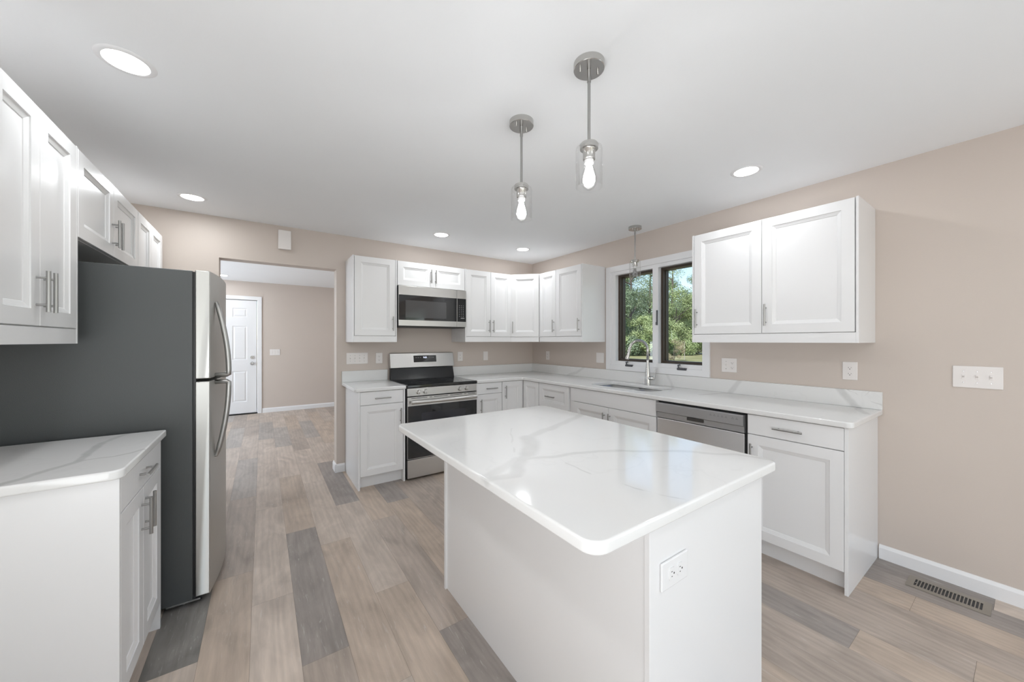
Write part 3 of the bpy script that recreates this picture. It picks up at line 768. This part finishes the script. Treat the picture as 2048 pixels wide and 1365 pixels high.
# ------------------------------------------------------------------ microwave
mw = thing('microwave', 'stainless and black over-the-range microwave hung under the short cabinet', 'microwave', (-2.020, 0, 0))
mwW = .768; MY = -.385
obj('body', B(0, mwW, MY + .022, -.003, 1.500, 1.917), 'char', mw)
obj('underside', B(.01, mwW - .01, MY + .03, -.01, 1.492, 1.4995), 'black', mw)
dd = obj('door', B(0.001, .652, MY, MY + .021, 1.503, 1.916, bev=.002), 'steel', mw)
obj('glass', B(0.003, .650, MY - .0015, MY + .001, 1.563, 1.822), 'bglass', dd)
obj('window', B(.072, .525, MY - .0025, MY - .001, 1.588, 1.768), 'mwin', dd)
kp = obj('control_panel', B(.655, mwW - .001, MY, MY + .021, 1.503, 1.916, bev=.002), 'steel', mw)
obj('glass', B(.657, mwW - .003, MY - .0015, MY + .001, 1.563, 1.822), 'bglass', kp)
for i in range(3):
    for j in range(7): obj('key_mark', B(.683 + i * .024 - .004, .683 + i * .024 + .004, MY - .0020, MY - .0014, 1.622 + j * .020 - .002, 1.622 + j * .020 + .002), 'mark', kp)
obj('key_mark', B(.700, .745, MY - .0020, MY - .0014, 1.600, 1.606), 'mark', kp)

# ------------------------------------------------------------------ dishwasher (faces -x)
dw = thing('dishwasher', 'stainless dishwasher between the sink base and the end cabinet', 'dishwasher', (0, -2.386, 0), RR)
dwW = .625
obj('body', B(0.002, dwW + .008, -.60, -.01, .02, .880), 'black', dw)
obj('toe_kick', B(0.003, dwW, -.57, -.555, 0.0, .10), 'black', dw)
M['steelw'] = steel('light_brushed_stainless', (.88, .875, .87), .28, (60, 60, 1.5))
dwd = obj('door', B(0.003, dwW - .003, -.625, -.601, .105, .752, bev=.003), 'steelw', dw)
dwp = bmesh.new(); poly = [(-.627, .758), (-.630, .796), (-.643, .804), (-.646, .866), (-.640, .872), (-.602, .872), (-.602, .755)]
e0 = [dwp.verts.new((.003, y, z)) for y, z in poly]; e1 = [dwp.verts.new((dwW - .003, y, z)) for y, z in poly]
for i in range(7): dwp.faces.new((e0[i], e0[(i + 1) % 7], e1[(i + 1) % 7], e1[i]))
dwp.faces.new(e0[::-1]); dwp.faces.new(e1)
M['dwgrey'] = mat('grey_steel_trim', (.50, .50, .505), .38, .85)
dwc = obj('control_panel', dwp, 'dwgrey', dw)
obj('pocket_handle', B(.245, .365, -.6345, -.62, .774, .796, bev=.002), 'slot', dwc)
M['print'] = mat('dark_print', (.14, .14, .15), .5)
text_mesh('lettering', 'FRIGIDAIRE', .014, 'print', dwc, (.062, -.6445, .848), (R(90), 0, 0))
for x in (.42, .445, .47, .495, .52, .56, .585):
    obj('key_mark', B(x - .008, x + .008, -.6452, -.6438, .840, .842), 'print', dwc); obj('key_mark', B(x - .004, x + .004, -.6454, -.6440, .848, .850), 'print', dwc)

# ------------------------------------------------------------------ refrigerator (faces +x)
fg = thing('refrigerator', 'top-freezer refrigerator with dark grey sides and curved stainless doors', 'refrigerator', (XL + .03, -1.636, 0), RL)
fW = .762; FB = .700            # local depth to body front (world x = -4.15 + .70 = -3.45)
obj('cabinet_body', B(0, fW, -FB, 0, .030, 1.703, bev=.003), 'char', fg)
obj('base_grille', B(.02, fW - .02, -FB - .035, -FB + .02, .012, .045), 'black', fg)
for x in (.05, fW - .05): obj('foot', (lambda b: (cyl(b, (x, -FB + .04, 0), (x, -FB + .04, .03), .018), b)[1])(bmesh.new()), 'chrome', fg)
obj('hinge_plate', B(.0, .06, -FB - .03, -FB + .10, .024, .032), 'chrome', fg)
obj('door_gasket', B(.012, fW - .012, -FB - .012, -FB + .001, .05, 1.70), 'black', fg)
def fr_door(z0, z1):
    bm = bmesh.new(); n = 16; d0 = .010; d1 = .068; bul = .036
    pr_ = [(0, -FB - d0), (0, -FB - d1 + .004)]
    pr_ += [(fW * i / n, -FB - d1 - bul * (1 - (2 * i / n - 1) ** 2)) for i in range(n + 1)]
    pr_ += [(fW, -FB - d1 + .004), (fW, -FB - d0)]
    lo = [bm.verts.new((x, y, z0)) for x, y in pr_]; hi = [bm.verts.new((x, y, z1)) for x, y in pr_]; N = len(pr_)
    for i in range(N): bm.faces.new((lo[i], lo[(i + 1) % N], hi[(i + 1) % N], hi[i]))
    bm.faces.new(lo); bm.faces.new(hi[::-1]); return bm
def bow(z_end, z_split):
    """handle: leaves the door at z_end, swings out and returns to the door at the split"""
    bm = bmesh.new(); x0 = .082; yb = -FB - .068 - .012; pts = []; n = 16
    for i in range(n + 1):
        t_ = i / n; z = z_end + (z_split - z_end) * t_
        out = .008 + .052 * math.sin(math.pi * .5 * min(1, t_ * 1.02)) ** .9
        pts.append((x0 + .0 * t_, yb - out + .012 * 0, z))
    pts.append((x0 + .004, pts[-1][1] + .008, z_split + (.004 if z_split > z_end else -.004)))
    pts2 = pts + [(x0 + .006, yb + .006, pts[-1][2])]
    tube(bm, [(x0, yb + .012, z_end)] + pts2, [.006, .008, .011] + [.0125] * (len(pts2) - 2), n=14); return bm
for nm, z0, z1, ze, zs_ in (('freezer_door', 1.152, 1.708, 1.555, 1.166), ('refrigerator_door', .040, 1.137, .728, 1.122)):
    o = obj(nm, fr_door(z0, z1), 'steelv', fg, autosmooth=True); bevel_mod(o, .004, 2, 30)
    obj('handle', bow(ze, zs_), 'nickel', o, smooth=True)
obj('top_hinge_cover', B(fW - .11, fW - .01, -FB - .05, -FB + .06, 1.7035, 1.722, bev=.004), 'black', fg)

# ------------------------------------------------------------------ lights
def recessed(x, y, power, label, n=0):
    o = thing('recessed_light', label, 'ceiling light', (x, y, H), 0, 'recessed ceiling lights')
    bm = bmesh.new(); lathe(bm, [(.067, -.004), (.071, -.0055), (.084, -.003), (.088, 0), (.067, 0)], 48)
    obj('trim_ring', bm, 'trim', o, autosmooth=True)
    bm = bmesh.new(); lathe(bm, [(0, -.0035), (.067, -.0035), (.067, -.001), (0, -.001)], 48)
    obj('diffuser', bm, 'led', o)
    if power:
        a = area('recessed_lamp', (x, y, H - .012), (0, 0, -1), .14, .14, power, (.94, .975, 1), 'DISK')
    return o
LP = 2.9
recessed(-3.596, -2.047, LP, 'large bright recessed light near the tall left cabinets, nearest the camera')
recessed(-3.596, -.43, LP, 'recessed light past the refrigerator, in front of the opening wall')
recessed(-1.648, -.60, LP, 'recessed light in front of the range and microwave')
recessed(-.610, -.60, LP, 'recessed light near the corner cabinets')
recessed(-.600, -3.008, LP * .8, 'recessed light above the dishwasher, in front of the large right wall cabinet')
recessed(-3.703, 3.60, LP, 'recessed light beyond the opening, near the far door')
for (x, y, k) in ((-2.1, -6.4, 1), (-3.596, -5.35, 1), (-.7, -5.35, 1), (-3.596, -3.70, 1), (-1.9, -4.75, 1)):  # unseen lamps without fixtures, added overhead to raise the ambient light
    area('fill_ceiling_rear', (x, y, H - .012), (0, 0, -1), .15, .15, LP * k, (.94, .975, 1), 'DISK')
area('ceiling_lamp_far', (-1.6, 3.0, H - .012), (0, 0, -1), .15, .15, LP, (.94, .975, 1), 'DISK')
area('ceiling_lamp_far', (-1.6, 1.2, H - .012), (0, 0, -1), .15, .15, LP, (.94, .975, 1), 'DISK')

def pendant(x, y, label, lit=True, rz=0.0):
    p = thing('pendant_light', label, 'pendant light', (x, y, H), rz, 'pendant lights')
    bm = bmesh.new(); lathe(bm, [(0, -.026), (.058, -.026), (.060, -.024), (.060, 0), (0, 0)], 48)
    cn = obj('canopy', bm, 'fixture', p, autosmooth=True)
    for s in (-1, 1):
        bm = bmesh.new(); lathe(bm, [(0, -.041), (.0035, -.040), (.0042, -.034), (.0042, -.026), (0, -.026)], 12, (s * .036, 0, 0)); obj('screw', bm, 'fixture', cn, autosmooth=True)
    bm = bmesh.new(); cyl(bm, (0, 0, -.314), (0, 0, -.026), .006, n=16); cyl(bm, (0, 0, -.075), (0, 0, -.026), .0075, n=16)
    obj('rod', bm, 'nickel', p, autosmooth=True)
    bm = bmesh.new(); lathe(bm, [(0, -.311), (.020, -.312), (.033, -.316), (.035, -.320), (.035, -.338), (.026, -.338), (.024, -.341), (.024, -.378), (.020, -.380), (0, -.380)], 32)
    obj('socket', bm, 'fixture', p, autosmooth=True)
    bm = bmesh.new(); prof = [(.0362, -.326), (.042, -.328), (.047, -.333), (.0495, -.343), (.0495, -.487)]
    lathe(bm, prof, 48); s_ = obj('glass_shade', bm, 'shade', p, smooth=True)
    so = s_.modifiers.new('s', 'SOLIDIFY'); so.thickness = .0025; so.offset = 1
    bm = bmesh.new(); lathe(bm, [(.013, -.380), (.014, -.392), (.019, -.410), (.027, -.435), (.031, -.458), (.029, -.474), (.022, -.487), (.012, -.494), (0, -.496)], 32)
    b = obj('bulb', bm, 'bulbglass', p, smooth=True)
    bm = bmesh.new(); cyl(bm, (0, 0, -.394), (0, 0, -.381), .0175, n=20)
    obj('bulb_collar', bm, 'trim' if not lit else 'filament', b, autosmooth=True) if False else obj('bulb_collar', bm, 'trim', b, autosmooth=True)
    bm = bmesh.new()
    for k in range(10):
        a = math.pi * k / 5; tube(bm, [(q * math.cos(a), q * math.sin(a), z) for q, z in ((.007, -.400), (.012, -.42), (.019, -.445), (.021, -.46), (.014, -.478))], .0036, n=6)
    if lit:
        obj('filament', bm, 'filament', b)
        L = bpy.data.lights.new('bulb_lamp', 'POINT'); L.energy = PP; L.shadow_soft_size = .008; L.color = (.96, .985, 1)
        lo = bpy.data.objects.new('bulb_lamp', L); COL.objects.link(lo); lo.location = (x, y, H - .44)
    else:
        obj('filament', bm, 'chrome', b)
    return p
PP = 3.6
pendant(-2.101, -3.068, 'lit clear-glass pendant over the island, nearer and higher in the photo', rz=R(-25))
pendant(-2.098, -2.613, 'lit clear-glass pendant over the island, farther and lower in the photo', rz=R(10))
pendant(-.227, -1.888, 'unlit clear-glass pendant hanging over the sink at the window', lit=False)

# ------------------------------------------------------------------ wall plates
def plate(loc, rz, w, h, items, label, cat, name):
    """items: list of (x, kind) with kind toggle / outlet / blank, local x to the right, front -y"""
    p = thing(name, label, cat, loc, rz, 'wall plates')
    obj('plate', B(-w / 2, w / 2, -.006, -.0005, -h / 2, h / 2, bev=.003), 'plate', p)
    for x, kind in items:
        if kind == 'toggle':
            s = obj('switch', B(x - .0055, x + .0055, -.0075, -.005, -.013, .013, bev=.0008), 'plate', p)
            bm = bmesh.new(); v = [(-.004, -.007, -.004), (.004, -.007, -.004), (.004, -.007, .006), (-.004, -.007, .006), (-.0035, -.019, .006), (.0035, -.019, .006), (.0035, -.016, .012), (-.0035, -.016, .012)]
            vv = [bm.verts.new((x + a, b, c)) for a, b, c in v]
            for f in ((0, 1, 2, 3), (4, 5, 6, 7), (0, 1, 5, 4), (2, 3, 7, 6), (0, 3, 7, 4), (1, 2, 6, 5)): bm.faces.new([vv[i] for i in f])
            obj('lever', bm, 'plate', s)
            bm = bmesh.new()
            for z in (-.030, .030): lathe(bm, [(0, .0012), (.0025, .0010), (.0030, 0), (0, 0)], 10, (x, -.006, z), axis=(0, -1, 0))
            obj('screws', bm, 'chrome', p, autosmooth=True)
        elif kind == 'outlet':
            for z in (-.0195, .0195):
                bm = bmesh.new(); slab(bm, rounded([(-.017, -.0135), (.017, -.0135), (.017, .0135), (-.017, .0135)], .009, 5), [], 0, .002)
                o = obj('receptacle', bm, 'plate', p); o.location = (x, -.0058, z); o.rotation_euler = (R(90), 0, 0)
                bm = bmesh.new(); box(bm, -.0075, -.0055, -.0015, .0055, .0016, .0024); box(bm, .0055, .0075, -.0005, .0045, .0016, .0024)
                cyl(bm, (0, -.007, .0016), (0, -.007, .0024), .0026, n=10)
                obj('slots', bm, 'slot', o)
    return p
zc_ = 1.16
plate((-2.336, 0, 1.163), 0, .212, .118, [(-.069, 'toggle'), (-.023, 'toggle'), (.023, 'toggle'), (.069, 'toggle')], 'wide four-toggle switch plate left of the range', 'light switch', 'switch_plate')
plate((-2.113, 0, 1.160), 0, .070, .115, [(0, 'outlet')], 'duplex outlet between the wide switch plate and the range', 'outlet', 'wall_outlet')
plate((-1.137, 0, 1.154), 0, .070, .115, [(0, 'outlet')], 'outlet on the back wall at the right edge of the range', 'outlet', 'wall_outlet')
plate((-.772, 0, 1.154), 0, .070, .115, [(0, 'blank')], 'narrow blank plate on the back wall below the two-door cabinet', 'wall plate', 'blank_plate')
plate((0, -.340, 1.152), RR, .070, .115, [(0, 'outlet')], 'outlet on the window wall close to the corner', 'outlet', 'wall_outlet')
plate((0, -1.254, 1.156), RR, .112, .115, [(0, 'blank')], 'square blank plate on the window wall just left of the window trim', 'wall plate', 'blank_plate')
plate((0, -2.634, 1.147), RR, .118, .115, [(-.023, 'toggle'), (.025, 'outlet')], 'combined switch and outlet plate just right of the window', 'outlet', 'wall_outlet')
plate((0, -3.376, 1.151), RR, .074, .118, [(0, 'outlet')], 'duplex outlet below the right end of the large wall cabinet', 'outlet', 'wall_outlet')
plate((0, -3.886, 1.151), RR, .168, .118, [(-.046, 'toggle'), (0, 'toggle'), (.046, 'toggle')], 'three-toggle switch plate alone on the right wall', 'light switch', 'switch_plate')
plate((-2.962, YF, 1.132), 0, .165, .115, [(-.046, 'toggle'), (0, 'toggle'), (.046, 'toggle')], 'three-toggle switch plate beside the far white door', 'light switch', 'switch_plate')
# island outlet, mounted sideways on the near end panel
p = thing('island_outlet', 'white sideways duplex outlet on the island end panel', 'outlet', (-2.229, IY0, .718), 0, 'wall plates')
obj('plate', B(-.0625, .0625, -.007, -.0005, -.038, .038, bev=.003), 'white', p)
for x in (-.0195, .0195):
    bm = bmesh.new(); slab(bm, rounded([(-.0135, -.017), (.0135, -.017), (.0135, .017), (-.0135, .017)], .009, 5), [], 0, .003)
    o = obj('receptacle', bm, 'white', p); o.location = (x, -.0068, 0); o.rotation_euler = (R(90), 0, 0)
    bm = bmesh.new(); box(bm, -.0045, .0005, .0055, .0075, .0026, .0034); box(bm, -.0035, .0005, -.0075, -.0055, .0026, .0034); cyl(bm, (.008, 0, .0026), (.008, 0, .0034), .0026, n=10)
    obj('slots', bm, 'slot', o)
# door chime
ch = thing('door_chime', 'small white rectangular chime box above the opening', 'door chime', (-2.985, 0, 2.302))
obj('cover', B(-.052, .052, -.042, -.001, -.090, .090, bev=.006, seg=3), 'plate', ch)
obj('back_plate', B(-.045, .045, -.004, -.0002, -.083, .083), 'plate', ch)

# ------------------------------------------------------------------ floor register
vt = thing('floor_register', 'tan metal floor vent beside the right baseboard', 'floor vent', (-.166, -3.797, 0))
bm = bmesh.new(); W2, L2 = .070, .143; n_s = 19
sl = []; y_a, y_b = -.118, .118; pitch = (y_b - y_a) / n_s
holes = [[(-.040, y_a + i * pitch + .0022), (.040, y_a + i * pitch + .0022), (.040, y_a + (i + 1) * pitch - .0022), (-.040, y_a + (i + 1) * pitch - .0022)] for i in range(n_s)]
slab(bm, rounded([(-W2, -L2), (W2, -L2), (W2, L2), (-W2, L2)], .006, 4), holes, .0004, .004)
o = obj('grille', bm, 'vent', vt); bevel_mod(o, .0012, 2, 35)
obj('duct', B(-.045, .045, -.121, .121, .0002, .0008), 'black', vt)
obj('damper_lever', B(-.014, -.004, .108, .112, .0008, .006, bev=.001), 'chrome', vt)

# ================================================================== OUTSIDE
def grass_mat():
    m = mat('dry_meadow', rough=.9); tc = nd(m, 'ShaderNodeTexCoord')
    n = nd(m, 'ShaderNodeTexNoise'); n.inputs['Scale'].default_value = .35; n.inputs['Detail'].default_value = 8
    r = nd(m, 'ShaderNodeValToRGB'); r.color_ramp.elements[0].position = .35; r.color_ramp.elements[0].color = (.24, .24, .11, 1)
    r.color_ramp.elements[1].position = .65; r.color_ramp.elements[1].color = (.42, .39, .23, 1)
    lk(m, tc.outputs['Object'], n.inputs['Vector']); lk(m, n.outputs[0], r.inputs[0]); lk(m, r.outputs[0], pb(m).inputs['Base Color'])
    pb(m).inputs['Specular IOR Level'].default_value = .1
    return m
M['grass'] = grass_mat()
GZ = -.55
bm = bmesh.new(); box(bm, .4, 170, -60, 150, GZ - .5, GZ)
g_ = obj('lawn', bm, 'grass'); tag(g_, 'sunlit dry grass field outside the window', 'grass', None, 'structure')
M['gravel'] = vary(mat('pale_gravel', rough=.9), (.55, .52, .47), .8, .1)
def viewdir(u): 
    f = Vector((math.sin(R(34.595)), math.cos(R(34.595)), 0)); r_ = Vector((math.cos(R(34.595)), -math.sin(R(34.595)), 0))
    return f + r_ * (u - 1024) / 723.54
GEO = random.Random(5)
def tree(pos, height, crown_r, trunk_h, m, n, label, leaf=.32, nclump=26, name='tree', group='trees beyond the lawn'):
    height *= 1.32; crown_r *= 1.32; leaf *= 1.25
    t = thing(name, label, 'tree', (pos[0], pos[1], GZ), 0, group); rg_ = random.Random(int(pos[0] * 100) + int(pos[1] * 37))
    bm = bmesh.new(); tube(bm, [(0, 0, 0), (.1, .05, trunk_h * .5), (-.05, .1, trunk_h), (.1, 0, height * .75)], [.026 * height, .021 * height, .016 * height, .005 * height], n=8)
    clumps = []
    for k in range(nclump):
        z = trunk_h + (height - trunk_h) * rg_.random(); q = (z - trunk_h) / (height - trunk_h)
        rad = crown_r * math.sin(math.pi * min(.96, .12 + .82 * q)) ** .7 * rg_.uniform(.25, .95); a = rg_.uniform(0, 2 * math.pi)
        c_ = Vector((rad * math.cos(a), rad * math.sin(a), z)); clumps.append((c_, rg_.uniform(.16, .32) * crown_r, rg_.random()))
        if k % 2 == 0: tube(bm, [(0, 0, max(trunk_h * .6, z - 1.8)), c_ * .6 + Vector((0, 0, z * .35)), c_], [.007 * height, .0045 * height, .002 * height], n=5, caps=False)
    obj('trunk', bm, 'bark', t)
    me = bpy.data.meshes.new('foliage'); vs_ = []; fs = []; tn = []
    for i in range(int(n * 2.2)):
        c_, cr, ct_ = clumps[rg_.randrange(nclump)]
        d_ = Vector((rg_.gauss(0, 1), rg_.gauss(0, 1), rg_.gauss(0, .7))).normalized() * cr * rg_.random() ** .4
        p_ = c_ + d_; s = leaf * .55 * rg_.uniform(.5, 1.2)
        nn_ = (d_.normalized() + Vector((rg_.gauss(0, .5), rg_.gauss(0, .5), rg_.gauss(.5, .5)))).normalized()
        a_ = nn_.orthogonal().normalized(); b_ = nn_.cross(a_); w_ = rg_.uniform(0, 6.28)
        a2 = a_ * math.cos(w_) + b_ * math.sin(w_); b2 = nn_.cross(a2); k = len(vs_)
        vs_ += [p_ - a2 * s * .5, p_ + b2 * s * .28, p_ + a2 * s * .5, p_ - b2 * s * .28]; fs.append((k, k + 1, k + 2, k + 3))
        tn.append(min(1, max(0, .5 * ct_ + .5 * rg_.random())))
    me.from_pydata(vs_, [], fs); at = me.attributes.new('tone', 'FLOAT', 'FACE'); at.data.foreach_set('value', tn)
    link('foliage', me, m, t)
M['leafA'] = leaf_mat('leaf_mid_green', (.20, .27, .13), (.42, .49, .28))
M['leafB'] = leaf_mat('leaf_blue_green', (.14, .20, .12), (.30, .37, .23))
M['leafC'] = leaf_mat('leaf_yellow_green', (.24, .31, .13), (.44, .51, .27))
def at(u, d): v = viewdir(u); d = d * 1.35; return (CAM.x + v.x * d, CAM.y + v.y * d)
tree(at(1205, 46), 15, 5.5, 1.8, M['leafA'], 12000, 'leafy green tree at the left edge of the window view')
tree(at(1262, 40), 13.5, 4.6, .8, M['leafB'], 15000, 'dense dark green tree filling the left window pane', nclump=34)
tree(at(1300, 47), 15.5, 4.6, 1.5, M['leafA'], 12000, 'tall light green tree rising behind the centre of the window')
tree(at(1345, 44), 14.0, 4.0, 2.0, M['leafA'], 9000, 'airy tall tree with open branches in the right window pane', leaf=.26)
tree(at(1352, 36), 6.5, 3.6, .4, M['leafC'], 12000, 'bright yellow-green bushy tree low in the right window pane')
tree(at(1395, 38), 6.4, 3.4, .3, M['leafC'], 12000, 'rounded bright green tree at the right of the right pane')
tree(at(1240, 35), 6.0, 2.8, .3, M['leafB'], 9000, 'low dark green bush at the foot of the trees, left pane')
tree(at(1455, 46), 12, 5.0, 1.2, M['leafB'], 9000, 'dark green tree at the far right of the window view, behind the trim edge')
tree(at(1130, 44), 14, 5.0, 1.2, M['leafB'], 6000, 'green tree farthest left outside, beside the window frame')
tree(at(1300, 34), 4.0, 2.4, .2, M['leafC'], 6000, 'small light green leafy tree low behind the middle of the window')
for k, u in enumerate((1180, 1250, 1320, 1390, 1470, 1560)):
    tree(at(u, 62 + 3 * (k % 2)), 10 + (k % 3), 7.5, .3, M['leafB'], 7000, 'distant tree in the hazy tree line behind the lawn', leaf=.5, group='distant tree line')
# shrub and posts
M['dry'] = leaf_mat('leaf_dry_pink', (.30, .25, .15), (.50, .44, .30))
tree(at(1348, 26), 1.55, .95, .15, M['dry'], 1500, 'pale dry shrub in the field at the left of the right pane', leaf=.12, nclump=12, name='shrub', group='field plants')
bm = bmesh.new(); x_, y_ = at(1369, 27); cyl(bm, (x_, y_, GZ), (x_, y_, GZ + 1.75), .035, n=8)
tag(obj('fence_post', bm, 'wood'), 'thin pale post standing in the field, right window pane', 'post')
bm = bmesh.new(); x_, y_ = at(1404, 40); t_ = bmesh.new(); bmesh.ops.create_cube(t_, size=1)
join(bm, t_, 0, Matrix.Translation((x_, y_, GZ + .02)) @ Matrix.Rotation(R(60), 4, 'Z') @ Matrix.Diagonal((1.6, 14, .04, 1)))
tag(obj('gravel_track', bm, 'gravel'), 'pale gravel track crossing the field near the trees', 'track', None, 'structure')
